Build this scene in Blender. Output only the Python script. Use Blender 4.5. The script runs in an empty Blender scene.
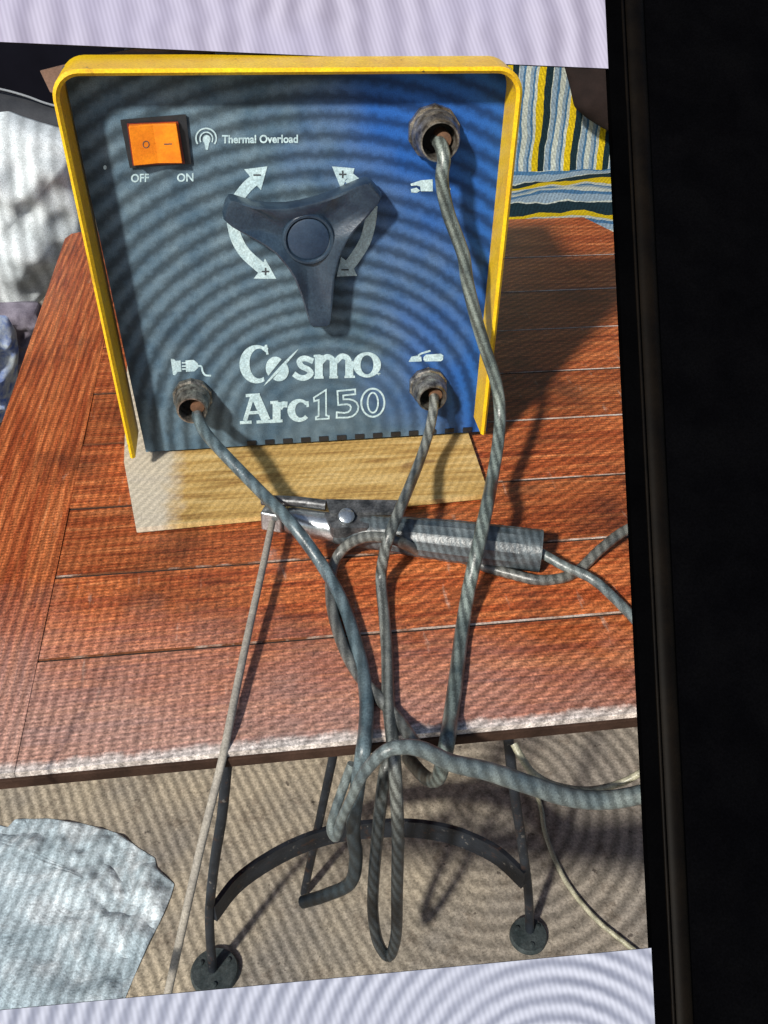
import bpy, bmesh, math, random
from mathutils import Vector, Matrix, noise as mnoise

# ------------------------------------------------------------------ camera, light, exposure
sc = bpy.context.scene
COL = sc.collection
FPX = 944.2                                         # focal length in pixels of the 768 px wide frame
PITCH, YAW, ROLL = 0.65246, 0.15278, 0.02634
CAM = Vector((-0.03686, -0.66075, 0.46188))
_f = Vector((math.sin(YAW)*math.cos(PITCH), math.cos(YAW)*math.cos(PITCH), -math.sin(PITCH)))
_r = _f.cross(Vector((0, 0, 1))).normalized(); _u = _r.cross(_f)
_c, _s = math.cos(ROLL), math.sin(ROLL)
RIGHT, UP, FWD = _c*_r + _s*_u, _c*_u - _s*_r, _f
cam = bpy.data.cameras.new('camera'); cam.sensor_fit = 'HORIZONTAL'; cam.sensor_width = 36
cam.lens = FPX*36/768; cam.clip_start = 0.01; cam.clip_end = 200
camo = bpy.data.objects.new('camera', cam); COL.objects.link(camo)
m = Matrix((RIGHT, UP, -FWD)).transposed().to_4x4(); m.translation = CAM
camo.matrix_world = m
sc.camera = camo

SUN_TRAVEL = Vector((0.72, 0.92, -0.88)).normalized()
world = bpy.data.worlds.new('World'); sc.world = world; world.use_nodes = True
wn = world.node_tree; bg = wn.nodes['Background']; bg.inputs['Strength'].default_value = 0.10
sky = wn.nodes.new('ShaderNodeTexSky'); sky.sky_type = 'NISHITA'; sky.sun_disc = False
sky.sun_elevation = math.asin(-SUN_TRAVEL.z); sky.sun_rotation = math.atan2(-SUN_TRAVEL.x, -SUN_TRAVEL.y)
wn.links.new(sky.outputs[0], bg.inputs['Color'])
sun = bpy.data.lights.new('sun', 'SUN'); sun.energy = 4.9; sun.angle = math.radians(4.0); sun.color = (1, .95, .86)
suno = bpy.data.objects.new('sun', sun); COL.objects.link(suno)
suno.rotation_euler = SUN_TRAVEL.to_track_quat('-Z', 'Y').to_euler(); suno.location = (-2, -3, 3)
sc.view_settings.view_transform = 'Standard'; sc.view_settings.look = 'None'
sc.view_settings.exposure = 0.0; sc.view_settings.gamma = 1.0

rnd = random.Random(7)
PI = math.pi

# ------------------------------------------------------------------ geometry helpers
def ray(px, py): return FWD + RIGHT*((px-384)/FPX) - UP*((py-512)/FPX)
def on(px, py, ax, val):
    d = ray(px, py); return CAM + d*((val-CAM[ax])/d[ax])
def ony(px, py, y): return on(px, py, 1, y)
def onz(px, py, z): return on(px, py, 2, z)
def ond(px, py, d): return CAM + ray(px, py)*d      # at a depth along the line of sight

def tag(o, label=None, cat=None, group=None, kind=None):
    if label: o['label'] = label
    if cat: o['category'] = cat
    if group: o['group'] = group
    if kind: o['kind'] = kind
    return o
def empty(name, loc, label, cat, group=None):
    o = bpy.data.objects.new(name, None); COL.objects.link(o); o.location = loc; o.empty_display_size = .02
    return tag(o, label, cat, group)
class MB:
    def __init__(s): s.v = []; s.f = []; s.mi = []
    def add(s, vs, fs, mi=0):
        b = len(s.v); s.v += [Vector(v) for v in vs]; s.f += [tuple(i+b for i in f) for f in fs]; s.mi += [mi]*len(fs)
    def box(s, a, b, mi=0):
        (x0, y0, z0), (x1, y1, z1) = a, b
        s.add([(x0,y0,z0),(x1,y0,z0),(x1,y1,z0),(x0,y1,z0),(x0,y0,z1),(x1,y0,z1),(x1,y1,z1),(x0,y1,z1)],
              [(3,2,1,0),(4,5,6,7),(0,1,5,4),(1,2,6,5),(2,3,7,6),(3,0,4,7)], mi)
    def prism(s, pts, vec, mi=0, mi_side=None):
        n = len(pts); vec = Vector(vec); p = [Vector(q) for q in pts]
        s.add(p, [tuple(range(n))], mi)
        ms = mi if mi_side is None else mi_side
        s.add(p + [q+vec for q in p], [(i, i+n, (i+1)%n+n, (i+1)%n) for i in range(n)] + [tuple(range(2*n-1, n-1, -1))], ms)
    def tube(s, pts, rad, seg=12, mi=0, caps=True, twist=0.0):
        pts = [Vector(p) for p in pts]; n = len(pts)
        rr = rad if isinstance(rad, (list, tuple)) else [rad]*n
        T = [(pts[min(i+1, n-1)]-pts[max(i-1, 0)]).normalized() for i in range(n)]
        up = Vector((0, 0, 1)) if abs(T[0].z) < .9 else Vector((1, 0, 0))
        N = T[0].cross(up).normalized(); vs = []
        for i in range(n):
            N = (N - T[i]*N.dot(T[i])).normalized(); B = T[i].cross(N)
            for k in range(seg):
                a = 2*PI*k/seg
                vs.append(pts[i] + (N*math.cos(a)+B*math.sin(a))*rr[i])
        fs = [(i*seg+k, i*seg+(k+1)%seg, (i+1)*seg+(k+1)%seg, (i+1)*seg+k) for i in range(n-1) for k in range(seg)]
        if caps: fs += [tuple(range(seg-1, -1, -1)), tuple(range((n-1)*seg, n*seg))]
        s.add(vs, fs, mi)
    def lathe(s, c, axis, prof, seg=32, mi=0, hexed=False):
        axis = Vector(axis).normalized(); a1 = axis.cross(Vector((0, 0, 1)) if abs(axis.z) < .9 else Vector((1, 0, 0))).normalized(); a2 = axis.cross(a1)
        vs = []
        for (t, r) in prof:
            for k in range(seg):
                a = 2*PI*k/seg + (.3 if hexed else 0)
                vs.append(Vector(c)+axis*t+(a1*math.cos(a)+a2*math.sin(a))*r)
        n = len(prof)
        fs = [(i*seg+k, i*seg+(k+1)%seg, (i+1)*seg+(k+1)%seg, (i+1)*seg+k) for i in range(n-1) for k in range(seg)]
        s.add(vs, fs, mi)
    def build(s, name, mats, parent=None, smooth=False, bevel=0.0, label=None, subsurf=0, auto=True):
        me = bpy.data.meshes.new(name)
        org = Vector((0, 0, 0)); q = parent
        while q is not None: org += q.location; q = q.parent
        me.from_pydata([v-org for v in s.v], [], s.f)
        for mt in (mats if isinstance(mats, (list, tuple)) else [mats]): me.materials.append(mt)
        me.polygons.foreach_set('material_index', s.mi)
        bm = bmesh.new(); bm.from_mesh(me); bmesh.ops.recalc_face_normals(bm, faces=bm.faces)
        if smooth:
            for fc in bm.faces: fc.smooth = True
            for e in bm.edges:
                if len(e.link_faces) == 2 and e.calc_face_angle(0) > math.radians(42): e.smooth = False
        bm.to_mesh(me); bm.free()
        o = bpy.data.objects.new(name, me); COL.objects.link(o); o.parent = parent
        if bevel:
            md = o.modifiers.new('bevel', 'BEVEL'); md.width = bevel; md.segments = 3; md.limit_method = 'ANGLE'; md.angle_limit = math.radians(40)
        if subsurf:
            md = o.modifiers.new('subsurf', 'SUBSURF'); md.levels = md.render_levels = subsurf
        if label: o['label'] = label
        return o
def smooth_path(pts, n=10):
    P = [Vector(p) for p in pts]; P = [P[0]*2-P[1]] + P + [P[-1]*2-P[-2]]; out = []
    for i in range(1, len(P)-2):
        a, b, c, d = P[i-1:i+3]
        for k in range(n):
            t = k/n
            out.append(.5*((2*b)+(c-a)*t+(2*a-5*b+4*c-d)*t*t+(3*b-a-3*c+d)*t**3))
    out.append(P[-2]); return out

# ------------------------------------------------------------------ material helpers
class NT:
    def __init__(s, name):
        s.m = bpy.data.materials.new(name); s.m.use_nodes = True; s.t = s.m.node_tree; s.b = s.t.nodes['Principled BSDF']
        s.tc = s.t.nodes.new('ShaderNodeTexCoord').outputs['Object']
    def n(s, ty, **kw):
        nd = s.t.nodes.new('ShaderNode'+ty)
        for k, v in kw.items(): setattr(nd, k, v)
        return nd
    def l(s, a, b): s.t.links.new(a, b)
    def mapping(s, scale=(1, 1, 1), loc=(0, 0, 0), rot=(0, 0, 0), src=None):
        mp = s.n('Mapping'); mp.inputs['Scale'].default_value = scale; mp.inputs['Location'].default_value = loc; mp.inputs['Rotation'].default_value = rot
        s.l(src or s.tc, mp.inputs['Vector']); return mp.outputs[0]
    def noise(s, vec=None, scale=10, detail=4, rough=.55, dist=0):
        nd = s.n('TexNoise'); nd.inputs['Scale'].default_value = scale; nd.inputs['Detail'].default_value = detail
        nd.inputs['Roughness'].default_value = rough; nd.inputs['Distortion'].default_value = dist
        s.l(vec or s.tc, nd.inputs['Vector']); return nd.outputs['Fac']
    def ramp(s, fac, stops, interp='LINEAR'):
        r = s.n('ValToRGB'); r.color_ramp.interpolation = interp; e = r.color_ramp.elements
        while len(e) < len(stops): e.new(.5)
        for i, (p, c) in enumerate(stops):
            e[i].position = p; e[i].color = (c, c, c, 1) if isinstance(c, (int, float)) else (*c, 1)
        s.l(fac, r.inputs[0]); return r.outputs[0]
    def mix(s, fac, a, b, mode='MIX'):
        x = s.n('Mix', data_type='RGBA', blend_type=mode)
        for sock, v in ((x.inputs[0], fac), (x.inputs[6], a), (x.inputs[7], b)):
            if isinstance(v, (int, float)): sock.default_value = v
            elif isinstance(v, tuple): sock.default_value = (*v, 1)
            else: s.l(v, sock)
        return x.outputs[2]
    def math(s, op, a, b=0.0):
        x = s.n('Math', operation=op)
        for i, v in enumerate((a, b)):
            if isinstance(v, (int, float)): x.inputs[i].default_value = v
            else: s.l(v, x.inputs[i])
        return x.outputs[0]
    def sep(s, vec=None):
        x = s.n('SeparateXYZ'); s.l(vec or s.tc, x.inputs[0]); return x.outputs
    def wave(s, vec, scale, rings=False, dist=0, dscale=1, ddet=2):
        w = s.n('TexWave', wave_type='RINGS' if rings else 'BANDS'); 
        if rings: w.rings_direction = 'SPHERICAL'
        w.inputs['Scale'].default_value = scale; w.inputs['Distortion'].default_value = dist
        w.inputs['Detail Scale'].default_value = dscale; w.inputs['Detail'].default_value = ddet
        s.l(vec, w.inputs['Vector']); return w.outputs['Fac']
    def grain(s, col, scale=900, amt=.25):
        return s.mix(1.0, col, s.ramp(s.noise(None, scale, 2, .7), [(.3, 1-amt), (.7, 1+amt*.6)]), 'MULTIPLY')
    def weave(s, col, fac, lo, hi):
        return s.mix(1.0, col, s.ramp(fac, [(0, lo), (1, hi)]), 'MULTIPLY')
    def bump(s, fac, strength=.3, dist=.001):
        b = s.n('Bump'); b.inputs['Strength'].default_value = strength; b.inputs['Distance'].default_value = dist
        s.l(fac, b.inputs['Height']); s.l(b.outputs[0], s.b.inputs['Normal'])
    def done(s, col, rough=.5, metal=0, spec=.5, coat=0):
        if isinstance(col, tuple): s.b.inputs['Base Color'].default_value = (*col, 1)
        else: s.l(col, s.b.inputs['Base Color'])
        if isinstance(rough, (int, float)): s.b.inputs['Roughness'].default_value = rough
        else: s.l(rough, s.b.inputs['Roughness'])
        s.b.inputs['Metallic'].default_value = metal; s.b.inputs['Specular IOR Level'].default_value = spec
        s.b.inputs['Coat Weight'].default_value = coat
        return s.m
def simple(name, c1, c2, scale=30, rough=.5, metal=0, spec=.5, bump=.2, bscale=200, grain=.2, bands=0, brot=(0, 0, 0)):
    t = NT(name); col = t.mix(t.ramp(t.noise(None, scale, 5, .6), [(.35, 0.), (.65, 1.)]), c1, c2)
    if bands: col = t.weave(col, t.wave(t.mapping(rot=brot), bands, False, 1.5, 5, 1), .72, 1.12)
    col = t.grain(col, 700, grain); t.bump(t.noise(None, bscale, 4), bump, .0006)
    return t.done(col, rough, metal, spec)

# cycled fine cross-hatch of the picture's screen weave, in each surface's own coordinates
def mat_panel():
    t = NT('blue_grey_powder_coat')
    x, y, z = t.sep()
    # bare blue towards the upper right, sun glare painted as pale grey elsewhere
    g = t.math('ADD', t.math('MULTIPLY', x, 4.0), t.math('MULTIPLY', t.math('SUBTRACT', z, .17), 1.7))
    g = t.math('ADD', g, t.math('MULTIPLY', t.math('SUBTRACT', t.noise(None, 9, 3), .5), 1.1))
    dust_glare = t.mix(t.ramp(t.noise(None, 40, 6, .65), [(.35, 0.), (.7, 1.)]), (.060, .108, .155), (.125, .185, .228))
    col = t.mix(t.ramp(g, [(.02, 0.), (.50, 1.)]), dust_glare, (.015, .086, .32))
    w = t.wave(t.mapping((1.0, 0, 1.0), (-.016, 0, -.012)), 24, True, 1.4, 7, 1)
    near = t.math('ADD', t.math('POWER', t.math('SUBTRACT', x, .016), 2.0), t.math('POWER', t.math('SUBTRACT', z, .012), 2.0))
    w = t.mix(t.ramp(near, [(.001, .25), (.010, 1.)]), (.6, .6, .6), w)
    col = t.weave(col, w, .48, 1.28)
    col = t.grain(col, 1100, .3)
    t.bump(t.noise(None, 1500, 2), .25, .0004)
    return t.done(col, .62, 0, .25)
PLANKS = list(zip(sorted(onz(x, y, 0).y for x, y in [(330, 637), (560, 541), (600, 475), (600, 416), (600, 368.5), (590, 327), (590, 289), (560, 256)]), (1.14, .86, 1.05, .80, 1.0, .84, 1.1, .9)))
def mat_table(along_y=False, off=(0, 0, 0)):
    t = NT('red_brown_varnished_wood' + ('_end' if along_y else ''))
    sc_ = (90, 5, 30) if along_y else (5, 90, 30)
    gr = t.noise(t.mapping(sc_), 1.6, 6, .65, .6)
    fine = t.noise(t.mapping((700, 18, 60) if along_y else (18, 700, 60)), 1.0, 3, .6)
    col = t.ramp(gr, [(.25, (.17, .030, .011)), (.42, (.42, .092, .028)), (.58, (.66, .195, .062)), (.8, (.78, .32, .13))])
    col = t.mix(t.ramp(fine, [(.4, 0.), (.75, .75)]), col, (.16, .035, .012))
    if not along_y:
        col = t.mix(1.0, col, t.ramp(t.math('ADD', t.sep()[1], .3), [(0, .96)] + [(q+.3, v) for q, v in PLANKS], 'CONSTANT'), 'MULTIPLY')
    blot = t.noise(None, 14, 5, .6)
    col = t.mix(t.ramp(blot, [(.52, 0.), (.72, .65)]), col, (.07, .026, .016))
    scr = t.noise(t.mapping((60, 9, 20), rot=(0, 0, .5)), 2.0, 5, .7)
    col = t.mix(t.ramp(scr, [(.64, 0.), (.72, .55)]), col, (.55, .38, .29))
    x, y, z = t.sep()
    # pale bare wood where the front edge is worn, ragged inland
    e2 = t.math('ADD', t.math('MULTIPLY', t.math('ADD', t.math('ADD', y, .17), t.math('MULTIPLY', x, .22)), -1), t.math('MULTIPLY', t.math('SUBTRACT', t.noise(None, 20, 6, .7), .5), .12))
    col = t.mix(t.ramp(e2, [(.0, .0), (.13, .62)]), col, (.56, .40, .35))
    e = t.math('ADD', t.math('MULTIPLY', t.math('ADD', y, .2805), -1), t.math('MULTIPLY', t.math('SUBTRACT', t.noise(t.mapping((2, 1, 1)), 40, 6, .7), .5), .014))
    col = t.mix(t.ramp(e, [(.0, .0), (.005, .86)]), col, (.76, .70, .65))
    lf = t.ramp(t.math('ADD', x, .35), [(.12, 0.), (.42, 1.)])
    w = t.mix(lf, t.wave(t.mapping(rot=(0, 0, .06)), 46, False, .8, 6, 1), t.wave(t.mapping(rot=(0, 0, .95)), 40, False, 1.5, 6, 1))
    col = t.weave(col, w, .66, 1.2)
    w2 = t.wave(t.mapping(rot=(0, 0, 1.52)), 88, False, 1.2, 9, 1)
    col = t.weave(col, w2, .78, 1.14); col = t.grain(col, 620, .6)
    t.bump(t.math('ADD', t.math('MULTIPLY', gr, .6), t.math('MULTIPLY', fine, .4)), .45, .0012)
    return t.done(col, .38, 0, .5)
def mat_floor():
    t = NT('stained_concrete')
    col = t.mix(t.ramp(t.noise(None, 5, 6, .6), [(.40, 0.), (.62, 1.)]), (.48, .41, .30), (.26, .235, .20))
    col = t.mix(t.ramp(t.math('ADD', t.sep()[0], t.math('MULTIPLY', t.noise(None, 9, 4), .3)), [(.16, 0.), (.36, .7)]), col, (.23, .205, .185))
    col = t.mix(t.ramp(t.noise(None, 38, 6, .7), [(.54, 0.), (.68, .7)]), col, (.15, .115, .085))
    col = t.mix(t.ramp(t.noise(None, 90, 3, .6), [(.66, 0.), (.72, .8)]), col, (.05, .04, .035))
    fx_, fy_, fz_ = t.sep()
    w = t.mix(t.ramp(t.math('ADD', fx_, .25), [(.2, 0.), (.45, 1.)]), t.wave(t.mapping(rot=(0, 0, -.35)), 36, False, 1.0, 4, 1), t.wave(t.mapping((1, 1, 0), (-.14, .16, 0)), 24, True, 1.2, 4, 1))
    col = t.weave(col, w, .62, 1.18); col = t.grain(col, 500, .45)
    t.bump(t.noise(None, 260, 5, .7), .5, .001)
    return t.done(col, .85, 0, .2)
def mat_cable(name, c1, c2, bands=55, amt=.5, darken_low=False):
    t = NT(name)
    col = t.mix(t.ramp(t.noise(None, 45, 5, .6), [(.35, 0.), (.65, 1.)]), c1, c2)
    if darken_low:  # near-black mixed in towards the lower end, edge broken by noise
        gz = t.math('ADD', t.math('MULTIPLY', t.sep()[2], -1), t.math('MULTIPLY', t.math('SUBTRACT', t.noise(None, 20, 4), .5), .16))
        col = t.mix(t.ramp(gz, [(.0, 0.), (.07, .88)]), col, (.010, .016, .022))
    w = t.wave(t.mapping(rot=(.5, .3, .3)), bands, False, 2.5, 20, 1)
    col = t.weave(col, w, 1-amt, 1+amt*.6); col = t.grain(col, 900, .3)
    t.bump(t.noise(None, 420, 4), .4, .0008)
    return t.done(col, .36, 0, .6)
def mat_page(rings, lo, hi, tint):
    t = NT('lit_page_pixels')
    if rings: w = t.wave(t.mapping((1, 1, 1), rings), 34, True, .8, 6, 1)
    else:
        w = t.wave(t.mapping(), 14, False, 1.2, 3, 0)
    nz = t.noise(None, 11, 3)
    col = t.mix(w, lo, hi); col = t.mix(t.ramp(nz, [(.4, 0.), (.65, .6)]), col, tint)
    fine = t.wave(t.mapping(rot=(0, .8, .4)), 160, False, .3)
    col = t.weave(col, fine, .9, 1.04)
    e = t.n('Emission'); t.l(col, e.inputs[0]); e.inputs[1].default_value = 1.0
    t.l(e.outputs[0], t.t.nodes['Material Output'].inputs['Surface']); return t.m
def mat_stripes(axis, period, shift):
    t = NT('striped_woven_cotton')
    s_ = t.sep(); nz = t.math('MULTIPLY', t.math('SUBTRACT', t.noise(None, 14, 3), .5), period*.25)
    if axis == 1: s_ = [s_[0], t.math('ADD', t.math('SUBTRACT', s_[1], s_[2]), .222), s_[2]]
    v = t.math('FRACT', t.math('DIVIDE', t.math('ADD', t.math('ADD', s_[axis], nz), shift), period))
    W, B, Y, D, P = (.20, .27, .33), (.05, .13, .24), (.52, .37, .008), (.008, .022, .03), (.40, .43, .38)
    col = t.ramp(v, [(0, W), (.12, B), (.19, P), (.34, W), (.44, B), (.50, P), (.58, Y), (.78, D), (.97, P)], 'CONSTANT')
    col = t.grain(col, 350, .4); col = t.weave(col, t.wave(t.mapping(rot=(.2, .4, .6)), 70), .8, 1.1)
    t.bump(t.noise(None, 300, 3), .5, .001)
    return t.done(col, .9, 0, .1)

M = {}
M['panel'] = mat_panel()
def mat_yellow():
    t = NT('chipped_yellow_enamel')
    col = t.mix(t.ramp(t.noise(None, 30, 5, .6), [(.35, 0.), (.65, 1.)]), (.84, .56, .012), (.74, .43, .012))
    col = t.mix(t.ramp(t.noise(t.mapping((1, 1, .35)), 55, 6, .7), [(.60, 0.), (.74, .75)]), col, (.26, .12, .02))
    col = t.mix(t.ramp(t.noise(None, 190, 4, .6), [(.69, 0.), (.72, .9)]), col, (.05, .03, .02))
    col = t.grain(col, 600, .25); t.bump(t.noise(None, 260, 4), .25, .0008)
    return t.done(col, .40, 0, .45)
M['yellow'] = mat_yellow()
M['table'] = mat_table(); M['table_end'] = mat_table(True)
M['floor'] = mat_floor()
M['dirt'] = simple('seam_dirt', (.018, .011, .008), (.03, .018, .012), 60, .95)
def mat_dust():
    t = NT('seam_dust'); x, y, z = t.sep()
    k = t.math('ADD', t.math('MULTIPLY', x, .5), t.noise(t.mapping((1, 1.5, 1)), 26, 5, .7))
    col = t.ramp(k, [(.44, (.20, .07, .03)), (.54, (.46, .33, .26)), (.68, (.66, .58, .52))])
    return t.done(t.grain(col, 700, .4), .95, 0, .1)
M['dust_glare'] = mat_dust()
M['lipping'] = simple('dark_brown_edge', (.030, .017, .012), (.06, .034, .024), 40, .8, 0, .1)
M['black_plastic'] = simple('black_plastic', (.010, .011, .014), (.02, .022, .027), 60, .45)
M['knob'] = simple('dark_blue_moulded_plastic', (.012, .024, .046), (.032, .056, .085), 50, .30, 0, .7, .25, 600, .3)
M['knob_cap'] = simple('blue_plastic_cap', (.015, .032, .065), (.03, .055, .095), 60, .4)
M['ink'] = simple('pale_screen_print', (.54, .70, .74), (.40, .55, .60), 160, .7, 0, .2, .1, 300, .3)
M['ink_dark'] = simple('dark_print', (.04, .05, .06), (.06, .07, .08), 100, .7)
M['brass'] = simple('tarnished_metal_collar', (.46, .43, .37), (.09, .08, .07), 150, .30, .75, .5, .35, 400, .4)
M['bore'] = simple('dark_bore', (.008, .007, .006), (.02, .014, .010), 90, .9)  # near-black disc closing the back of each socket
M['copper'] = simple('copper_lug', (.30, .16, .09), (.2, .11, .07), 120, .5, .6)
M['orange'] = simple('orange_switch_lens', (.88, .27, .010), (.72, .19, .008), 70, .3, 0, .5, .05, 200, .15)
M['switch_rim'] = simple('red_switch_edge', (.25, .03, .01), (.12, .015, .01), 70, .4)
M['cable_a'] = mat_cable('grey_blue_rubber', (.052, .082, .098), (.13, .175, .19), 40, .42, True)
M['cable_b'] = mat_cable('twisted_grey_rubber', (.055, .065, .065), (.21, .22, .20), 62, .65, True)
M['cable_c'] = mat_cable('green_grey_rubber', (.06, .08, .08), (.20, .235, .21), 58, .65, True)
M['cable_d'] = mat_cable('thick_blue_grey_rubber', (.075, .10, .11), (.17, .20, .195), 48, .4)
M['cable_e'] = mat_cable('dusty_grey_rubber', (.065, .07, .07), (.16, .165, .15), 50, .5)
M['cord'] = mat_cable('yellowed_flex', (.30, .29, .20), (.42, .40, .30), 40, .3)
M['chrome'] = simple('worn_bright_steel', (.55, .60, .62), (.38, .42, .45), 90, .28, .85, .5, .25, 500, .3)
M['steel'] = simple('dull_grey_steel', (.17, .175, .18), (.035, .038, .042), 110, .42, .5, .5, .35, 500, .4)
M['rod'] = simple('pale_flux_coating', (.36, .33, .28), (.26, .24, .21), 120, .8, 0, .3, .3, 600, .35)
def mat_iron():
    t = NT('rust_flecked_black_iron')
    col = t.mix(t.ramp(t.noise(None, 60, 5), [(.35, 0.), (.65, 1.)]), (.006, .008, .012), (.018, .023, .031))
    col = t.mix(t.ramp(t.noise(None, 85, 6, .7), [(.58, 0.), (.70, .8)]), col, (.075, .034, .016))
    col = t.mix(t.ramp(t.noise(None, 210, 4, .6), [(.64, 0.), (.68, .7)]), col, (.14, .13, .12))
    t.bump(t.noise(None, 300, 5, .7), .5, .0008); return t.done(col, .5, 0, .35)
M['iron'] = mat_iron()
M['disc'] = simple('dusty_iron', (.022, .032, .034), (.055, .068, .07), 120, .6, .1, .4, .4, 300, .4)
def mat_board():
    t = NT('bare_pale_timber')
    gr = t.noise(t.mapping((7, 90, 30), rot=(0, 0, -.03)), 1.4, 6, .6, .5)
    col = t.ramp(gr, [(.3, (.24, .12, .035)), (.48, (.50, .32, .105)), (.75, (.70, .52, .24))])
    kn = t.noise(t.mapping((1, 2.2, 1)), 16, 2)
    col = t.mix(t.ramp(kn, [(.66, 0.), (.72, .7)]), col, (.20, .10, .04))
    x, y, z = t.sep()
    e = t.math('ADD', t.math('MULTIPLY', x, -1), t.math('MULTIPLY', t.noise(None, 60, 5, .7), .03))
    col = t.mix(t.ramp(e, [(.118, 0.), (.135, .85)]), col, (.60, .55, .45))
    col = t.grain(col, 700, .3); col = t.weave(col, t.wave(t.mapping(rot=(0, 0, .5)), 50, False, 2), .86, 1.08)
    t.bump(gr, .4, .001); return t.done(col, .8, 0, .2)
M['board'] = mat_board()
M['sack'] = simple('white_woven_plastic', (.68, .73, .76), (.54, .60, .63), 18, .85, 0, .15, .4, 60, .35, 17)
M['blue_bag'] = simple('blue_printed_plastic', (.008, .07, .36), (.42, .48, .52), 60, .4)
M['mauve'] = simple('mauve_grey_cloth', (.06, .05, .075), (.24, .22, .27), 30, .9)
def mat_sheet():
    t = NT('crumpled_milky_plastic')
    cr = t.noise(None, 24, 5, .6, .8)
    col = t.ramp(cr, [(.33, (.38, .48, .53)), (.5, (.50, .60, .65)), (.62, (.68, .76, .80))])
    col = t.weave(col, t.wave(t.mapping(rot=(0, 0, .25)), 34, False, 1.2, 5, 1), .72, 1.14); col = t.grain(col, 500, .4)
    t.bump(t.math('ADD', cr, t.math('MULTIPLY', t.noise(None, 120, 3, .6, .6), .25)), .7, .004)
    t.l(t.ramp(t.noise(None, 16, 4), [(.3, .78), (.6, .96)]), t.b.inputs['Alpha'])
    return t.done(col, .3, 0, .5)
M['sheet'] = mat_sheet() if True else simple('crumpled_clear_plastic', (.60, .66, .68), (.40, .47, .49), 75, .38, 0, .5, 1.0, 90, .5, 30, (0, 0, .25))
M['shade_sheet'] = simple('shade_brown', (.018, .013, .012), (.03, .02, .018), 20, .95, 0, .1)  # shade colour for the sheet over the backrest
M['grey_cloth'] = simple('charcoal_cloth', (.035, .038, .045), (.055, .058, .065), 24, .9, 0, .2)
M['piping'] = simple('pale_piping', (.30, .32, .34), (.24, .26, .28), 40, .8)
M['brown_card'] = simple('brown_card', (.15, .085, .06), (.22, .14, .11), 40, .8)
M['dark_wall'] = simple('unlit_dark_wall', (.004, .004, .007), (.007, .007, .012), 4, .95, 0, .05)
M['void'] = simple('black_felt', (.0012, .0012, .0016), (.002, .002, .0024), 30, 1, 0, 0, .2, 100, .3)
M['bezel'] = simple('black_glass_border', (.0008, .0008, .001), (.0014, .0014, .0016), 20, .6, 0, .0, 0)
M['rim'] = simple('bronze_metal_rim', (.005, .0034, .002), (.0018, .0013, .001), 30, .55, 0, .06, .1)
M['back'] = simple('black_screen_back', (.006, .006, .007), (.01, .01, .01), 30, .7, 0, .1)

# ------------------------------------------------------------------ setting
FL = -0.267                                          # floor level; the table top is z = 0
b = MB(); S = 60
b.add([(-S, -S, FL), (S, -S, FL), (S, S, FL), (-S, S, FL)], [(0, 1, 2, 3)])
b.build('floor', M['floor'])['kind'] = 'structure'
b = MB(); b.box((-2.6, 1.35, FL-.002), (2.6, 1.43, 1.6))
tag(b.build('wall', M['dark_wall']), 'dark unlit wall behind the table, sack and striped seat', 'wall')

# ------------------------------------------------------------------ table
TT = .0115
YN, YF = -.289, .570
XL, XE, XR = -.2705, -.196, .47
table = empty('table', (0, 0, FL), 'low red-brown plank table on black iron legs, worn pale along its front edge', 'table')
seams = sorted([onz(330, 637, 0).y, onz(560, 541, 0).y, onz(600, 475, 0).y, onz(600, 416, 0).y, onz(600, 368.5, 0).y, onz(590, 327, 0).y, onz(590, 289, 0).y, onz(560, 256, 0).y])
edges = [YN] + seams + [YF]
b = MB(); g = .0015
for i in range(len(edges)-1):
    y0, y1 = edges[i]+(g if i else 0), edges[i+1]-(g if i < len(edges)-2 else 0)
    dz = rnd.uniform(-.0006, .0006) if 0 < i else 0
    if i == len(edges)-2:
        pts = [(XE+g, y0), (XR, y0), (XR, y0+.01), (.420, y1), (XE+g, y1)]
    else:
        pts = [(XE+g, y0), (XR, y0), (XR, y1), (XE+g, y1)]
    b.prism([(x, y, dz) for x, y in pts], (0, 0, -TT))
for i, y in enumerate(seams):
    b.box((XE+.001, y-g-.0015, -.0006), (XR-.001, y+g+.0015, -.006), 1)
    b.box((XE+.001, y+g*.35, -.0002), (XR-.001, y+g+.0006, -.003), 2)
b.build('tabletop', [M['table'], M['dirt'], M['dust_glare']], table)
b = MB(); b.box((XL+.001, YN-.0022, -TT), (XR-.001, YN+.0002, -.0040)); b.build('front_lipping', M['lipping'], table, bevel=.0006)  # dark brown strip over the front face, below the pale edge
b = MB(); b.prism([(XL, YN, .0004), (XE+g-.0002, YN, .0004), (XE+g-.0002, YF, .0004), (XL+.018, YF, .0004), (XL+.006, YF-.006, .0004), (XL, YF-.022, .0004)], (0, 0, -TT))
b.build('end_board', M['table_end'], table, bevel=.0005)
b = MB(); b.box((XL+.03, YN+.03, -TT-.016), (XL+.07, YF-.04, -TT-.0004)); b.build('batten', M['table_end'], table)
LY = -.2845
def leg(pix, dcen, rad_d):
    P = [ony(x, y, LY) for x, y in pix]; P[0].z = -TT-.0005; P[-1].z = FL+.004
    bb = MB(); bb.tube(smooth_path(P, 6), .0035, 10)
    l = bb.build('leg', M['iron'], table, smooth=True)
    c = onz(*dcen, FL); bb = MB()
    bb.lathe((c.x, c.y, FL), (0, 0, 1), [(0, rad_d), (.003, rad_d), (.005, rad_d*.94), (.0055, 0.0001)], 36)
    for k in range(3):
        a = 2.1*k+.5; bb.lathe((c.x+rad_d*.65*math.cos(a), c.y+rad_d*.65*math.sin(a), FL+.005), (0, 0, 1), [(0, .002), (.0016, .002), (.002, .0001)], 10)
    d = bb.build('foot_disc', M['disc'], l, smooth=True)
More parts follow.
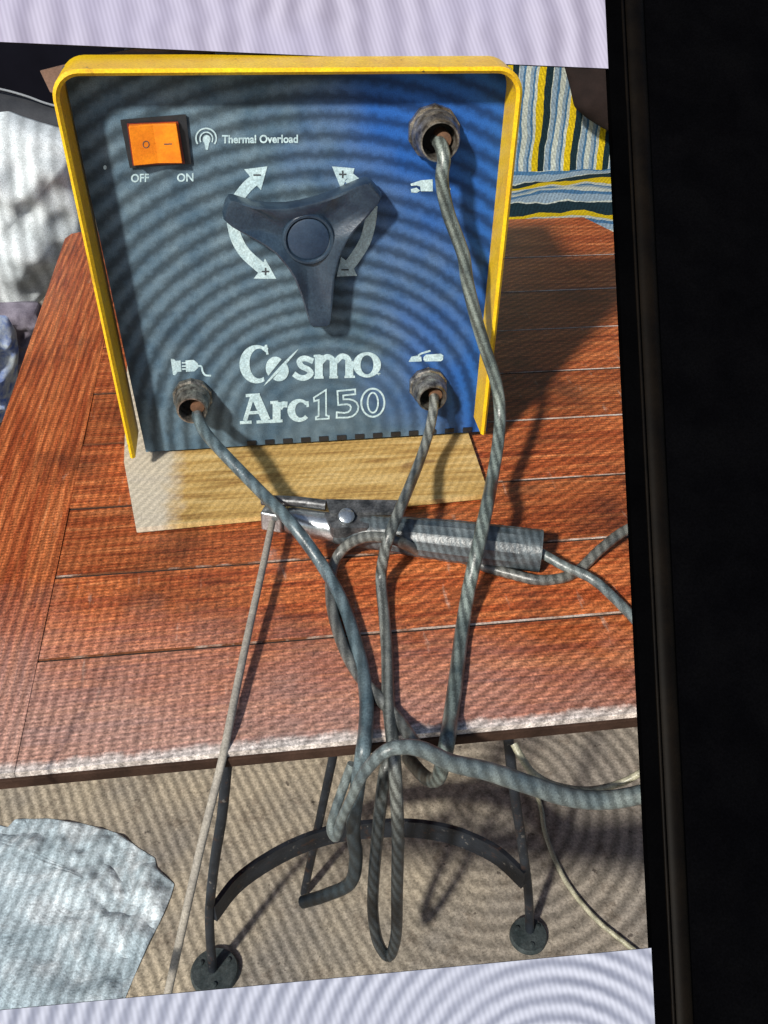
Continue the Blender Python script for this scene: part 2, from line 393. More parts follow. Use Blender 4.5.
leg([(229, 772), (222, 815), (215, 859), (210, 905), (210, 935), (212, 966)], (215, 973), .0185)
leg([(506, 742), (514, 790), (521, 838), (527, 880), (529, 905), (530, 930)], (528, 937), .0150)
p0, p1 = onz(304, 893, FL+.002), ony(348, 752, -.235); p1.z = -TT-.0005
b = MB(); b.tube([p0, p1], .0032, 10); b.build('brace', M['iron'], table, smooth=True)
ZR = ony(215, 911, LY).z
ring = smooth_path([onz(x, y, ZR) for x, y in [(214, 913), (237, 884), (267, 862), (300, 845), (334, 834), (371, 829), (408, 828), (440, 832), (467, 840), (498, 856), (524, 880)]], 6)
b = MB()
H2, T2 = .0100, .0018
vs = []
for i, p in enumerate(ring):
    t = (ring[min(i+1, len(ring)-1)]-ring[max(i-1, 0)]).normalized(); nrm = Vector((-t.y, t.x, 0)).normalized()
    vs += [p+nrm*T2+Vector((0, 0, H2)), p-nrm*T2+Vector((0, 0, H2)), p-nrm*T2-Vector((0, 0, H2)), p+nrm*T2-Vector((0, 0, H2))]
nr = len(ring)
b.add(vs, [(i*4+k, i*4+(k+1) % 4, i*4+4+(k+1) % 4, i*4+4+k) for i in range(nr-1) for k in range(4)] + [(3, 2, 1, 0), tuple(range(nr*4-4, nr*4))])
b.build('curved_brace', M['iron'], table, smooth=True)

# ------------------------------------------------------------------ board under the welder
bt = .0065
fl_, fr_ = onz(136, 528, bt), onz(489, 494, bt); bl_ = onz(124, 462, bt)
b = MB(); dirx = (fr_-fl_)
bk = Vector((bl_.x-.004, .20, bt))
b.prism([fl_, fr_, fr_+Vector((.006, .25, 0)), Vector((bl_.x-.012, .22, bt)), bl_], (0, 0, -bt+.0012))
tag(b.build('wooden_board', M['board'], bevel=.001), 'thin pale bare timber board lying on the table under the welder', 'board')

# ------------------------------------------------------------------ welding machine
PY = .030                                            # plane of the front panel; the case rim is y = 0
welder = empty('welding_machine', (0, .12, bt), 'boxy blue-fronted arc welder with yellow case standing on the pale board', 'welder')
TL, TR, BL, BR = ony(46, 70, 0), ony(527, 67, 0), ony(130, 459, 0), ony(486, 435, 0)
# case: one folded sheet, sides and top with rounded corners
rc = .018; th = .0042
def outline(ins):
    tl = TL+Vector((ins, 0, -ins)); tr = TR+Vector((-ins, 0, -ins)); bl = BL+Vector((ins, 0, 0)); br = BR+Vector((-ins, 0, 0)); r = rc-ins*.8
    out = [bl]; 
    for k in range(9):
        a = PI - k*PI/16; out.append(Vector((tl.x+.0006+r+r*math.cos(a), 0, tl.z-r+r*math.sin(a))))
    for k in range(9):
        a = PI/2 - k*PI/16; out.append(Vector((tr.x-.0006-r+r*math.cos(a), 0, tr.z-r+r*math.sin(a))))
    out.append(br); return out
o1, o2 = outline(0), outline(th); n = len(o1)
# finer sampling down the sides
def dens(o): 
    a = [o[0].lerp(o[1], k/8) for k in range(8)]; c = [o[-2].lerp(o[-1], (k+1)/8) for k in range(8)]
    return a + o[1:-1] + c
o1, o2 = dens(o1), dens(o2); n = len(o1)
prof = [(0, .0025), (1, .0025)]
b = MB(); rows = []
DEP = .042
for o, y in [(o1, DEP), (o1, .0022), (None, 0.0), (o2, .0022), (o2, DEP)]:
    if o is None: rows.append([(p*.5+q*.5)+Vector((0, y, 0)) for p, q in zip(o1, o2)])
    else: rows.append([p+Vector((0, y, 0)) for p in o])
vs = [p for r_ in rows for p in r_]
fs = [(k*n+i, k*n+i+1, (k+1)*n+i+1, (k+1)*n+i) for k in range(4) for i in range(n-1)]
fs += [(k*n, (k+1)*n, ((k+2) % 5)*n if k < 3 else 4*n, ) for k in range(0)]
fs += [(0, n, 2*n, 3*n, 4*n), (n-1, 5*n-1, 4*n-1, 3*n-1, 2*n-1)]
b.add(vs, fs)
b.build('case', M['yellow'], welder, smooth=True)
# front panel with a folded bottom lip
pl = lambda px, py, off=0.0: ony(px, py, PY-off)
b = MB()
pbl, pbr = pl(146, 452), pl(487, 431)
ptl, ptr = Vector((TL.x+th+.001, PY, TL.z-th-.0005)), Vector((TR.x-th-.001, PY, TR.z-th-.0005))
b.prism([Vector((pbl.x, PY, pbl.z)), Vector((pbr.x, PY, pbr.z)), ptr, ptl], (0, .003, 0))
b.build('front_panel', M['panel'], welder, bevel=.001)
b = MB(); b.box((BL.x+.012, PY+.0045, pbl.z+.004), (BR.x-.012, .26, pbl.z+.272)); b.build('rear_body', M['black_plastic'], welder, bevel=.004)
for x in (-.125, .125):
    for y in (.06, .245):
        b = MB(); b.lathe((x, y, bt+.0002), (0, 0, 1), [(0, .0001), (0, .010), (pbl.z-bt+.0035, .012), (pbl.z-bt+.0038, .0001)], 18); b.build('rubber_foot', M['black_plastic'], welder, smooth=True)
b = MB()
for k in range(13):
    px = 247+k*18; pyb = 449-(px-150)*21/337
    a, c = pl(px, pyb, .0012), pl(px+9, pyb-.6, .0012)
    b.prism([a+Vector((0, 0, -.0028)), c+Vector((0, 0, -.0028)), c+Vector((0, 0, .0014)), a+Vector((0, 0, .0014))], (0, .0035, 0))
b.build('slotted_lip', M['black_plastic'], welder)

# -- flat print helpers: 2-D shapes on the panel plane
class Ink:
    def __init__(s, fx, off=.0004): s.fx = fx; s.off = off; s.mb = MB(); s.k = 0
    def _p(s, q):
        s_ = s.off+.00003*(s.k % 9); x, y = s.fx(*q); return pl(x, y, s_)
    def poly(s, pts): s.mb.add([s._p(q) for q in pts], [tuple(range(len(pts)))]); s.k += 1
    def strip(s, a, c, closed=False):
        n = len(a); vs = [s._p(q) for q in a]+[s._p(q) for q in c]
        s.mb.add(vs, [(i, (i+1) % n, (i+1) % n+n, i+n) for i in range(n if closed else n-1)]); s.k += 1
    def stroke(s, pts, w, closed=False, sm=0):
        if sm: pts = [tuple(v.xy) for v in smooth_path([(x, y, 0) for x, y in pts], sm)]
        n = len(pts); A, B = [], []
        ww = w if isinstance(w, (list, tuple)) else [w]*n
        for i in range(n):
            p = Vector(pts[i]); a = Vector(pts[(i-1) % n] if closed or i else pts[i]); c = Vector(pts[(i+1) % n] if closed or i < n-1 else pts[i])
            t1 = (p-a).normalized() if (p-a).length else (c-p).normalized(); t2 = (c-p).normalized() if (c-p).length else t1
            n1, n2 = Vector((-t1.y, t1.x)), Vector((-t2.y, t2.x)); mn = (n1+n2)
            mn = mn.normalized() if mn.length > .1 else n1
            h = ww[i]/2/max(.45, mn.dot(n1)); A.append(tuple(p+mn*h)); B.append(tuple(p-mn*h))
        s.strip(A, B, closed)
    def ring(s, c, r1, r2, a0=0, a1=360, n=40, c2=None):
        c2 = c2 or c; full = abs(a1-a0) >= 360; N = n if full else n+1
        an = [math.radians(a0+(a1-a0)*i/n) for i in range(N)]
        s.strip([(c[0]+r1[0]*math.cos(t), c[1]+r1[1]*math.sin(t)) for t in an], [(c2[0]+r2[0]*math.cos(t), c2[1]+r2[1]*math.sin(t)) for t in an], full)
    def disc(s, c, r, n=28): s.poly([(c[0]+r[0]*math.cos(2*PI*i/n), c[1]+r[1]*math.sin(2*PI*i/n)) for i in range(n)])
    def build(s, name, mat='ink', parent=None, label=None): return s.mb.build(name, M[mat], parent or welder, label=label)
crop = lambda x0, y0, k: (lambda x, y: (x0+k*x, y0+k*y))
fx = crop(232, 335, 160/768)
I = Ink(fx)                                          # first line of the name
I.ring((118, 140), (82, 92), (46, 72), 62, 305, 40, (130, 137))
I.stroke([(163, 47), (170, 94)], 11); I.stroke([(150, 60), (168, 74)], 22)
I.strip([(150+170*t, 246-180*t+(-1)*24*math.sin(PI*t)*.0-10*math.sin(PI*t)**.6) for t in [i/14 for i in range(15)]],
        [(150+170*t, 246-180*t+10*math.sin(PI*t)**.6) for t in [i/14 for i in range(15)]])
A0 = math.degrees(math.atan2(-180, 170))
def seg(c, r, lo, hi): return [(c[0]+r[0]*math.cos(math.radians(lo+(hi-lo)*i/22)), c[1]+r[1]*math.sin(math.radians(lo+(hi-lo)*i/22))) for i in range(23)]
I.poly(seg((208, 158), (46, 54), A0-177, A0-3)); I.poly(seg((226, 172), (46, 50), A0+4, A0+176))
I.stroke([(386, 128), (350, 114), (322, 124), (330, 148), (368, 166), (384, 186), (358, 206), (322, 204), (298, 190)], [15, 26, 30, 34, 36, 34, 28, 26, 14]*1, False) if False else I.stroke([(390, 126), (350, 112), (324, 124), (334, 150), (366, 166), (378, 186), (352, 205), (322, 203), (296, 186)], 27, False, 4)
I.stroke([(417, 97), (417, 207)], 38); I.stroke([(487, 126), (487, 206)], 36); I.stroke([(563, 124), (563, 204)], 38)
I.stroke([(426, 130), (452, 106), (476, 112), (488, 132)], 27, False, 4); I.stroke([(498, 128), (524, 103), (550, 108), (563, 128)], 27, False, 4)
for x0, x1, y in ((394, 440, 205), (467, 509, 203), (540, 590, 201)): I.stroke([(x0, y), (x1, y-1)], 11)
I.stroke([(392, 101), (425, 99)], 11)
I.ring((648, 143), (67, 61), (31, 46)); I.stroke([(696, 186), (712, 185)], 5); I.stroke([(704, 185), (704, 194)], 4)
I.build('brand_lettering', label='bold pale word with a ringed planet for its second letter')
I = Ink(fx)                                          # second line
I.stroke([(98, 292), (62, 412)], 20); I.stroke([(112, 290), (164, 410)], 42); I.stroke([(82, 374), (142, 370)], 15)
I.stroke([(38, 421), (94, 418)], 15); I.stroke([(118, 418), (196, 413)], 15); I.stroke([(66, 291), (134, 287)], 15)
I.stroke([(214, 322), (214, 410)], 38); I.stroke([(184, 416), (243, 412)], 14); I.stroke([(184, 325), (222, 322)], 15)
I.stroke([(228, 352), (242, 334), (266, 334)], 28, False, 4); 
I.ring((322, 362), (56, 55), (27, 37), 40, 322, 32, (330, 360)); I.stroke([(362, 318), (364, 346)], 12)
I.stroke([(393, 301), (430, 277), (451, 264), (452, 386), (465, 389), (465, 401), (403, 405), (403, 393), (416, 389), (416, 312), (395, 318)], 8, True)
I.stroke([(506, 269), (591, 261), (592, 284), (534, 290), (535, 309), (562, 308), (582, 313), (598, 324), (607, 344), (604, 362), (594, 378), (578, 390), (556, 396), (502, 397), (503, 371), (540, 374), (558, 370), (568, 360), (571, 348), (566, 337), (552, 332), (510, 336)], 8, True)
I.ring((676, 325), (60, 72), (51, 63)); I.ring((676, 325), (29, 52), (21, 44))
I.build('model_lettering', label='pale solid letters followed by a number in outline')
# font words
def word(text, quad, name, parent=welder, bold=.0):
    cu = bpy.data.curves.new(name, 'FONT'); cu.body = text; cu.offset = bold; cu.resolution_u = 4
    to = bpy.data.objects.new(name, cu); COL.objects.link(to)
    dg = bpy.context.evaluated_depsgraph_get(); dg.update(); me = bpy.data.meshes.new_from_object(to.evaluated_get(dg))
    V = [v.co.copy() for v in me.vertices]; F = [tuple(p.vertices) for p in me.polygons]
    bpy.data.objects.remove(to); bpy.data.curves.remove(cu); bpy.data.meshes.remove(me)
    x0, x1 = min(v.x for v in V), max(v.x for v in V); y0, y1 = min(v.y for v in V), max(v.y for v in V)
    (ax, ay), (bx, by), hgt = quad
    mb = MB(); mb.add([pl(ax+(bx-ax)*(v.x-x0)/(x1-x0), ay+(by-ay)*(v.x-x0)/(x1-x0)-hgt*(v.y-y0)/(y1-y0), .0004) for v in V], F)
    return mb.build(name, M['ink'], parent)
word('Thermal Overload', ((222, 143.5), (298, 143), 8.5), 'warning_lettering', bold=.03)
word('OFF', ((131, 182.5), (149, 182), 8.5), 'switch_lettering', bold=.025)
word('ON', ((177, 182), (193.5, 181.5), 8.5), 'switch_lettering', bold=.025)
# overload lamp symbol
I = Ink(crop(110, 105, 200/768))
I.disc((371, 132), (15, 17)); I.poly([(362, 145), (381, 145), (376, 172), (368, 172)])
I.ring((370, 130), (27, 28), (22, 23), 150, 390, 30); I.ring((369, 128), (42, 41), (36, 35), 145, 395, 36)
I.build('overload_icon')
# plug, electrode-holder and clamp symbols
I = Ink(crop(160, 345, 100/768))
I.poly([(82, 105), (108, 108), (122, 122), (158, 118), (165, 205), (135, 207), (118, 232), (100, 228)])
for y in (137, 162, 185): I.stroke([(168, y), (200, y)], 11)
I.poly([(195, 118), (258, 114), (290, 140), (296, 172), (262, 203), (200, 206)])
I.stroke([(290, 160), (318, 166), (328, 205), (350, 232), (392, 236)], 14, False, 5); I.build('plug_icon')
I = Ink(crop(390, 340, 80/768))
I.poly([(178, 210), (205, 160), (260, 150), (300, 160), (304, 205)]); I.stroke([(270, 150), (300, 130), (388, 103)], 18); I.poly([(322, 165), (345, 140), (490, 132), (512, 150), (508, 190), (488, 203), (335, 206), (320, 190)])
I.build('holder_icon')
I = Ink(crop(395, 100, 80/745))
I.poly([(145, 780), (240, 748), (350, 738), (352, 850), (240, 850), (235, 805), (200, 795), (150, 800)]); I.poly([(148, 830), (200, 815), (235, 845), (200, 865), (150, 860)]); I.disc((500, 830), (16, 20))
I.build('clamp_icon')
I = Ink(lambda x, y: (x, y)); I.disc((105, 167.5), (1.7, 2.2), 12); I.build('paint_fleck')
# turning arrows round the knob
KC = (301, 229)
def arrow_arc(pts, name, sign, spos, head):
    I = Ink(crop(210, 150, 190/768)); I.stroke(pts, 46, False, 6); I.poly(head)
    o = I.build(name)
    I = Ink(crop(210, 150, 190/768), .0008); x, y = spos
    I.stroke([(x-15, y), (x+15, y)], 6)
    if sign == '+': I.stroke([(x, y-15), (x, y+15)], 6)
    I.mb.build('sign_mark', M['ink_dark'], o)
arrow_arc([(84, 262), (90, 232), (118, 188), (150, 148), (182, 120)], 'dial_arrow', '-', (190, 101), [(138, 78), (232, 66), (206, 162), (186, 140), (158, 102)])
arrow_arc([(90, 290), (106, 356), (140, 415), (190, 462), (214, 482)], 'dial_arrow', '+', (224, 491), [(222, 438), (268, 521), (176, 520), (192, 500), (210, 474)])
arrow_arc([(650, 190), (634, 170), (608, 150), (585, 130), (560, 110)], 'dial_arrow', '+', (536, 98), [(493, 66), (584, 74), (578, 96), (548, 120), (532, 162)])
arrow_arc([(655, 225), (646, 300), (626, 370), (590, 430), (560, 470)], 'dial_arrow', '-', (546, 484), [(530, 432), (556, 452), (580, 476), (594, 508), (512, 512)])
# rocker switch
sw = bpy.data.objects.new('rocker_switch', None); COL.objects.link(sw); sw.parent = welder; sw['label'] = 'square orange rocker switch in a black surround'
b = MB(); q = [pl(120.5, 119), pl(186, 113.5), pl(191.5, 163), pl(130, 167)]
b.prism([p+Vector((0, -.0022, 0)) for p in q], (0, .0020, 0)); b.build('surround', M['black_plastic'], sw, bevel=.0012)
b = MB(); q = [pl(127, 123, .003), pl(178, 121, .003), pl(185, 163, .003), pl(133, 165, .003)]
b.prism([p+Vector((0, -.0016, 0)) for p in q], (0, .0015, 0)); b.build('switch_rim', M['switch_rim'], sw, bevel=.0006)
b = MB(); c0 = [pl(129, 124.5, .0046), pl(176.5, 122.5, .0046), pl(182.5, 161.5, .0046), pl(134.5, 163.5, .0046)]
N_ = 3; vs = []
for i in range(N_):
    t = i/(N_-1); bul = .0042-.0026*math.sin(PI*t)**1.0 + .0012*(1-t)
    vs += [c0[0].lerp(c0[1], t)+Vector((0, -bul, 0)), c0[3].lerp(c0[2], t)+Vector((0, -bul, 0))]
base = [p+Vector((0, .001, 0)) for i in range(N_) for p in (c0[0].lerp(c0[1], i/(N_-1)), c0[3].lerp(c0[2], i/(N_-1)))]
b.add(vs+base, [(2*i, 2*i+2, 2*i+3, 2*i+1) for i in range(N_-1)] + [(2*i, 2*i+2, 2*N_+2*i+2, 2*N_+2*i) for i in range(N_-1)] + [(2*i+1, 2*i+3, 2*N_+2*i+3, 2*N_+2*i+1) for i in range(N_-1)] + [(0, 1, 2*N_+1, 2*N_), (2*N_-2, 2*N_-1, 4*N_-1, 4*N_-2)])
b.build('rocker', M['orange'], sw, bevel=.0005)
pl0 = pl
def pl(px, py, off=0.0):
    t = (px-130)/51; h = .0054-.0064*t if t < .5 else .0022+.004*(t-.5)
    return ony(px, py, PY-.0046-h-.00030)
I = Ink(lambda x, y: (x, y)); I.ring((146, 144.5), (3.4, 3.8), (2.6, 3.0), n=20); I.mb.build('off_mark', M['ink_dark'], sw)
I = Ink(lambda x, y: (x, y)); I.stroke([(164, 144.2), (172, 143.9)], 1.0); I.mb.build('on_mark', M['ink_dark'], sw)
pl = pl0
# three-armed knob
kn = bpy.data.objects.new('control_knob', None); COL.objects.link(kn); kn.parent = welder; kn['label'] = 'dark three-armed current knob with a round cap'
kf = crop(210, 150, 190/768)
KT = .0075                                            # plane of the knob's face
out = [(62, 288), (58, 268), (70, 225), (82, 206), (95, 206), (160, 226), (240, 239), (310, 238), (370, 228), (440, 210), (520, 180), (600, 146), (630, 136), (650, 142), (678, 178), (690, 196), (682, 218), (640, 270), (595, 318), (558, 365), (532, 415), (516, 460), (505, 510), (498, 600), (490, 690), (482, 712), (462, 718), (420, 718), (405, 706), (396, 680), (372, 600), (345, 530), (322, 490), (298, 460), (262, 418), (215, 384), (170, 358), (125, 334), (85, 310)]
top = [ony(*kf(*q), KT) for q in out]; cen = sum(top, Vector())/len(top)
b = MB(); n = len(top); rows = []
for ins, dy in [(1.02, .013), (1.03, .0095), (1.02, .003), (.99, .0004), (.93, .0), (.62, .0042), (.34, .0068)]:
    rows.append([cen+(p-cen)*ins+Vector((0, dy, 0)) for p in top])
vs = [p for r_ in rows for p in r_]
b.add(vs, [(k*n+i, k*n+(i+1) % n, (k+1)*n+(i+1) % n, (k+1)*n+i) for k in range(6) for i in range(n)] + [tuple(range(n)), tuple(range(7*n-1, 6*n-1, -1))])
b.build('knob_body', M['knob'], kn, smooth=True)
kc = ony(*kf(400, 370), KT)+Vector((0, .0052, 0)); b = MB()
b.lathe(kc+Vector((0, .0075, 0)), (0, 1, 0), [(0, .019), (PY-KT-.0129, .019)], 32); b.build('knob_stem', M['black_plastic'], kn, smooth=True)
b = MB(); b.lathe(kc+Vector((0, .0004, 0)), (0, -1, 0), [(0, .0193), (.0022, .0190), (.003, .0182), (.003, .0168), (.0016, .0160), (.0004, .0156)], 40); b.build('cap_ring', M['knob'], kn, smooth=True)
b = MB(); b.lathe(kc+Vector((0, .0004, 0)), (0, -1, 0), [(0, .0155), (.0014, .0153), (.002, .014), (.0022, .0001)], 36); b.build('cap', M['knob_cap'], kn, smooth=True)
# sockets
def socket(front, fy, rout, rin, label):
    s = bpy.data.objects.new('cable_socket', None); COL.objects.link(s); s.parent = welder; s['label'] = label
    f = ony(*front, fy); L = PY-fy
    b = MB(); c = Vector((f.x, PY, f.z))
    b.lathe(c, (0, -1, 0), [(.0003, .0001), (.0003, rout*1.34), (L*.20, rout*1.34), (L*.26, rout*1.24), (L*.26, rout*.9)], 10, hexed=True); b.build('nut', M['brass'], s)
    b = MB(); b.lathe(c, (0, -1, 0), [(L*.16, rout*1.20), (L*.50, rout*1.18), (L*.55, rout*1.10), (L*.60, rout*1.10), (L*.92, rout*1.03), (L, rout*.95), (L, rin*1.03), (L*.95, rin), (L*.3, rin*.98)], 36); b.build('collar', M['brass'], s, smooth=True)
    b = MB(); b.lathe(c, (0, -1, 0), [(L*.3, rin*.98), (L*.28, .0001)], 24); b.build('bore', M['bore'], s)
    b = MB(); b.lathe(c+Vector((.004, 0, -.001)), (0, -1, 0), [(L*.29, .0001), (L*.29, .0058), (L*.72, .0056), (L*.74, .0001)], 18); b.build('cable_lug', M['copper'], s, smooth=True)
    return f
sA = socket((192, 411), .005, .0122, .0103, 'dull metal cable socket by the lower left corner')
sB = socket((432.5, 399), .005, .0122, .0103, 'dull metal cable socket near the lower right corner')
sC = socket((440, 142), .003, .0142, .0122, 'large dull metal cable socket near the upper right corner')

# ------------------------------------------------------------------ brown card on the case top
b = MB(); zt = TL.z+.0012
q = [(40, 71), (152, 46), (300, 43), (300, 70), (160, 70), (48, 88)]
P = [ony(40, 72, .01), ony(150, 47, .09)]
zc = TL.z+.0007
b.prism([ony(*p, .049) for p in [(40, 71), (64, 65), (110, 53), (150, 46.5), (215, 40), (215, 75), (140, 82), (60, 96), (50, 92)]], (0, .0022, 0))
tag(b.build('brown_card', M['brown_card'], bevel=.0004), 'strip of brown card sticking up behind the top left corner of the yellow case', 'card')

# ------------------------------------------------------------------ cables
def cable(name, path, rad, mat, label, seg=12, n=8, cat='cable', group='cables'):
    b = MB(); b.tube(smooth_path(path, n), rad, seg); return tag(b.build(name, M[mat], smooth=True), label, cat, group)
Y, Z, D = (lambda x, y, v: ony(x, y, v)), (lambda x, y, v: onz(x, y, v)), (lambda x, y, v: ond(x, y, v))
rA = .0047
pA = [Y(198, 412, .022), Y(198, 418, .006), Y(205, 432, -.010), Y(222, 452, -.035), Z(258, 489, .034), Z(290, 522, .035), Z(320, 562, .016), Z(343, 603, rA+.001), Z(358, 650, rA+.0005), Z(366, 692, rA+.0005), Z(366, 726, rA),
      Y(363, 752, -.303), Y(357, 790, -.306), Y(353, 830, -.306), Y(356, 858, -.304), Y(350, 883, -.302), Y(326, 895, -.296), Y(303, 902, -.290)]
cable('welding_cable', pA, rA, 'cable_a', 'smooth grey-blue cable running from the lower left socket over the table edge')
rB = .0041
pB = [Y(433, 392, .022), Y(434, 402, .006), Y(430, 428, -.012), Y(420, 460, -.045), Z(403, 502, .050), Z(391, 531, .045), Z(384, 555, .030), Z(381, 580, .012), Z(384, 614, rB+.0005), Z(387, 652, rB+.0005), Z(388, 697, rB+.0005), Z(391, 728, rB),
      Y(394, 755, -.304), Y(396, 790, -.314), Y(398, 835, -.316), Y(397, 888, -.316), Y(396, 935, -.316), Y(389, 956, -.314), Y(378, 942, -.310), Y(373, 912, -.307), Y(374, 874, -.305), Y(378, 830, -.303), Y(382, 792, -.300), Y(386, 768, -.296), Y(392, 752, -.286)]
for p in pB[-2:]: p.z = min(p.z, -TT-.006)
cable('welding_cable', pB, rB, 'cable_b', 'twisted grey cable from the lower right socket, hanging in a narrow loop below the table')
rC = .0049
pC = [Y(437, 140, .020), Y(441, 146, .004), Y(444, 160, -.004), Y(442, 180, -.007), Y(448, 212, -.008), Y(463, 254, -.010), Y(467, 280, -.011), Y(475, 314, -.013), Y(485, 348, -.016), Y(496, 382, -.022), Y(500, 414, -.032), Y(498, 444, -.052), Y(492, 480, -.082), Z(487, 506, .052), Z(478, 547, .040), Z(469, 588, .020), Z(462, 631, rC+.001), Z(456, 679, rC+.0005), Z(451, 716, rC), Y(447, 742, -.306), Y(442, 766, -.305), Y(438, 778, -.298), Y(430, 780, -.285), Y(420, 772, -.262), Y(408, 758, -.235)]
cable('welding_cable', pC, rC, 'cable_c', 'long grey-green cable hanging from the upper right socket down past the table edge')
rD = .0058
pD = [Y(352, 764, -.300), Y(344, 785, -.304), Y(336, 808, -.309), Y(331, 828, -.314), Y(336, 837, -.319), Y(342, 818, -.326), Y(352, 797, -.332), Y(364, 773, -.334), Y(384, 752, -.334), Y(404, 747, -.333), Y(424, 750, -.332), Y(452, 763, -.331), Y(487, 771, -.330), Y(527, 784, -.330), Y(568, 797, -.330), Y(607, 800, -.330), Y(650, 792, -.330), Y(700, 775, -.33)]
cable('welding_cable', pD, [rD*(.52+.48*min(1, max(0, i-50)/50)) for i in range(8*17+1)], 'cable_d', 'thick blue-grey cable slung in the air in front of the iron legs')
rE = .0040
pE = [Z(690, 505, .02), Z(632, 527, .018), Z(602, 548, .012), Z(580, 569, rE), Z(562, 578, rE), Z(537, 580, rE), Z(511, 574, rE), Z(486, 567, rE), Z(455, 556, rE+.0), Z(420, 551, .010), Z(395, 540, .034), Z(368, 537, .030), Z(348, 545, .018), Z(336, 559, .008), Z(331, 578, rE), Z(331, 600, rE), Z(336, 625, rE), Z(346, 653, rE), Z(360, 677, rE), Z(378, 697, rE), Z(400, 722, rE), Y(414, 742, -.304), Y(421, 752, -.312)]
cable('earth_cable', pE, rE, 'cable_e', 'thin dusty cable curling round under the electrode holder and over the table edge')
rF = .0037
pF = [Z(538, 551, .018), Z(548, 557, .016), Z(566, 567, .013), Z(592, 579, .009), Z(613, 597, .006), Z(637, 622, .004), Z(680, 672, rF), Z(720, 720, rF)]
cable('holder_cable', pF, rF, 'cable_d', 'blue-grey cable leaving the right end of the electrode holder')
pG = [Y(514, 744, -.297), Y(521, 757, -.304), Y(534, 774, -.308), Y(557, 786, -.310), Y(590, 790, -.310), Y(623, 782, -.310), Y(650, 767, -.310), Y(690, 745, -.31)]
cable('flex_cord', pG, .0024, 'cord', 'thin yellowish cord looping above the thick slung cable', 10, 8, 'cord', 'thin cords')
pH = [Z(534, 788, FL+.004), Z(541, 808, FL+.003), Z(546, 836, FL+.002), Z(565, 880, FL+.002), Z(594, 917, FL+.002), Z(629, 946, FL+.002), Z(680, 985, FL+.002)]
cable('floor_wire', pH, .0021, 'cord', 'thin pale wire lying across the floor beside the right foot disc', 10, 8, 'wire', 'thin cords')

# ------------------------------------------------------------------ electrode holder and rod
holder = empty('electrode_holder', onz(400, 540, 0), 'metal and grey electrode holder lying across the table in front of the board', 'electrode holder')
hz = .0165
hA, hB = onz(336, 528, hz), onz(541, 551, hz); ax = (hB-hA).normalized()
jA = onz(276, 517, hz)
L = (hB-hA).length
b = MB()
n = 14; prof = []
for i in range(n+1):
    t = i/n; prof.append((L*t, .0118+.0042*min(1, t*1.7)))
prof = [(0, .0001), (0, .0112)] + prof + [(L+.0002, .0125), (L-.004, .0120), (L-.004, .0001)]
seg_ = 28
b.lathe(hA, ax, prof, seg_)
for v in range(len(b.v)):                            # longitudinal grip ribs
    p = b.v[v]-hA; t = p.dot(ax); rad = p-ax*t
    if .03 < t < L-.002 and v % 2: b.v[v] -= rad*.06
hb = b.build('handle', M['cable_e'], holder, smooth=True)
hb.data.materials[0] = M['steel'] if False else mat_cable('ribbed_grey_rubber', (.035, .05, .06), (.12, .145, .155), 60, .4)
b = MB(); Lj = (hA-jA).length; axj = (hA-jA).normalized()
b.lathe(jA+axj*.010, axj, [(0, .0001), (0, .0095), (.003, .0105), (Lj-.010, .0112), (Lj-.004, .0112), (Lj-.004, .0001)], 28); b.build('sleeve', M['chrome'], holder, smooth=True)
b = MB(); sd = axj.cross(Vector((0, 0, 1))).normalized()
jc = jA
def obox(c, hx, hy, hz_, bb): 
    vs = [c+axj*(hx*i)+sd*(hy*j)+Vector((0, 0, hz_*k)) for k in (-1, 1) for j in (-1, 1) for i in (-1, 1)]
    bb.add(vs, [(0, 1, 3, 2), (4, 5, 7, 6), (0, 1, 5, 4), (2, 3, 7, 6), (0, 2, 6, 4), (1, 3, 7, 5)])
obox(jA-axj*.001, .0085, .0085, .0085, b); b.build('jaw', M['chrome'], holder, bevel=.0015)
b = MB(); l0, l1 = onz(262, 500, .028), onz(326, 505, .030)
b.tube(smooth_path([l0, l0.lerp(l1, .5)+Vector((0, 0, .001)), l1], 6), .0042, 10); b.build('upper_jaw', M['steel'], holder, smooth=True)
b = MB(); a0, a1, a2, a3 = onz(326, 499, .034), onz(400, 500, .036), onz(403, 512, .034), onz(330, 513, .032)
b.prism([a0, a1, a2, a3], (0, 0, -.0035)); b.build('lever', M['steel'], holder, bevel=.001)
b = MB(); c0_, c1_, c2_, c3_ = onz(324, 512, .0305), onz(372, 512, .030), onz(368, 528, .0275), onz(332, 528, .0275)
b.prism([c0_, c1_, c2_, c3_], (0, 0, -.010)); b.build('lever_pivot', M['steel'], holder, bevel=.0015)
b = MB(); pc = onz(346, 517, .031); b.lathe(pc, (.1, -.5, .85), [(-.001, .0001), (-.001, .0062), (.003, .0060), (.004, .0045), (.004, .0001)], 20); b.build('screw', M['chrome'], holder, smooth=True)
r0 = jA+Vector((.0, -.004, -.001)); r0 = onz(272, 523, .019)
rp = [r0, onz(262, 571, .0165), onz(250, 625, .013), onz(238, 682, .0085), onz(228, 732, .0042), Y(221, 765, -.294), D(213, 797, .565), D(201, 846, .566), D(186, 912, .570), D(176, 957, .573), D(165, 1006, .577)]
b = MB(); b.tube(smooth_path(rp, 6), .0026, 10)
tag(b.build('welding_rod', M['rod'], smooth=True), 'long thin pale welding rod clamped in the holder jaw and reaching past the table edge', 'welding rod')

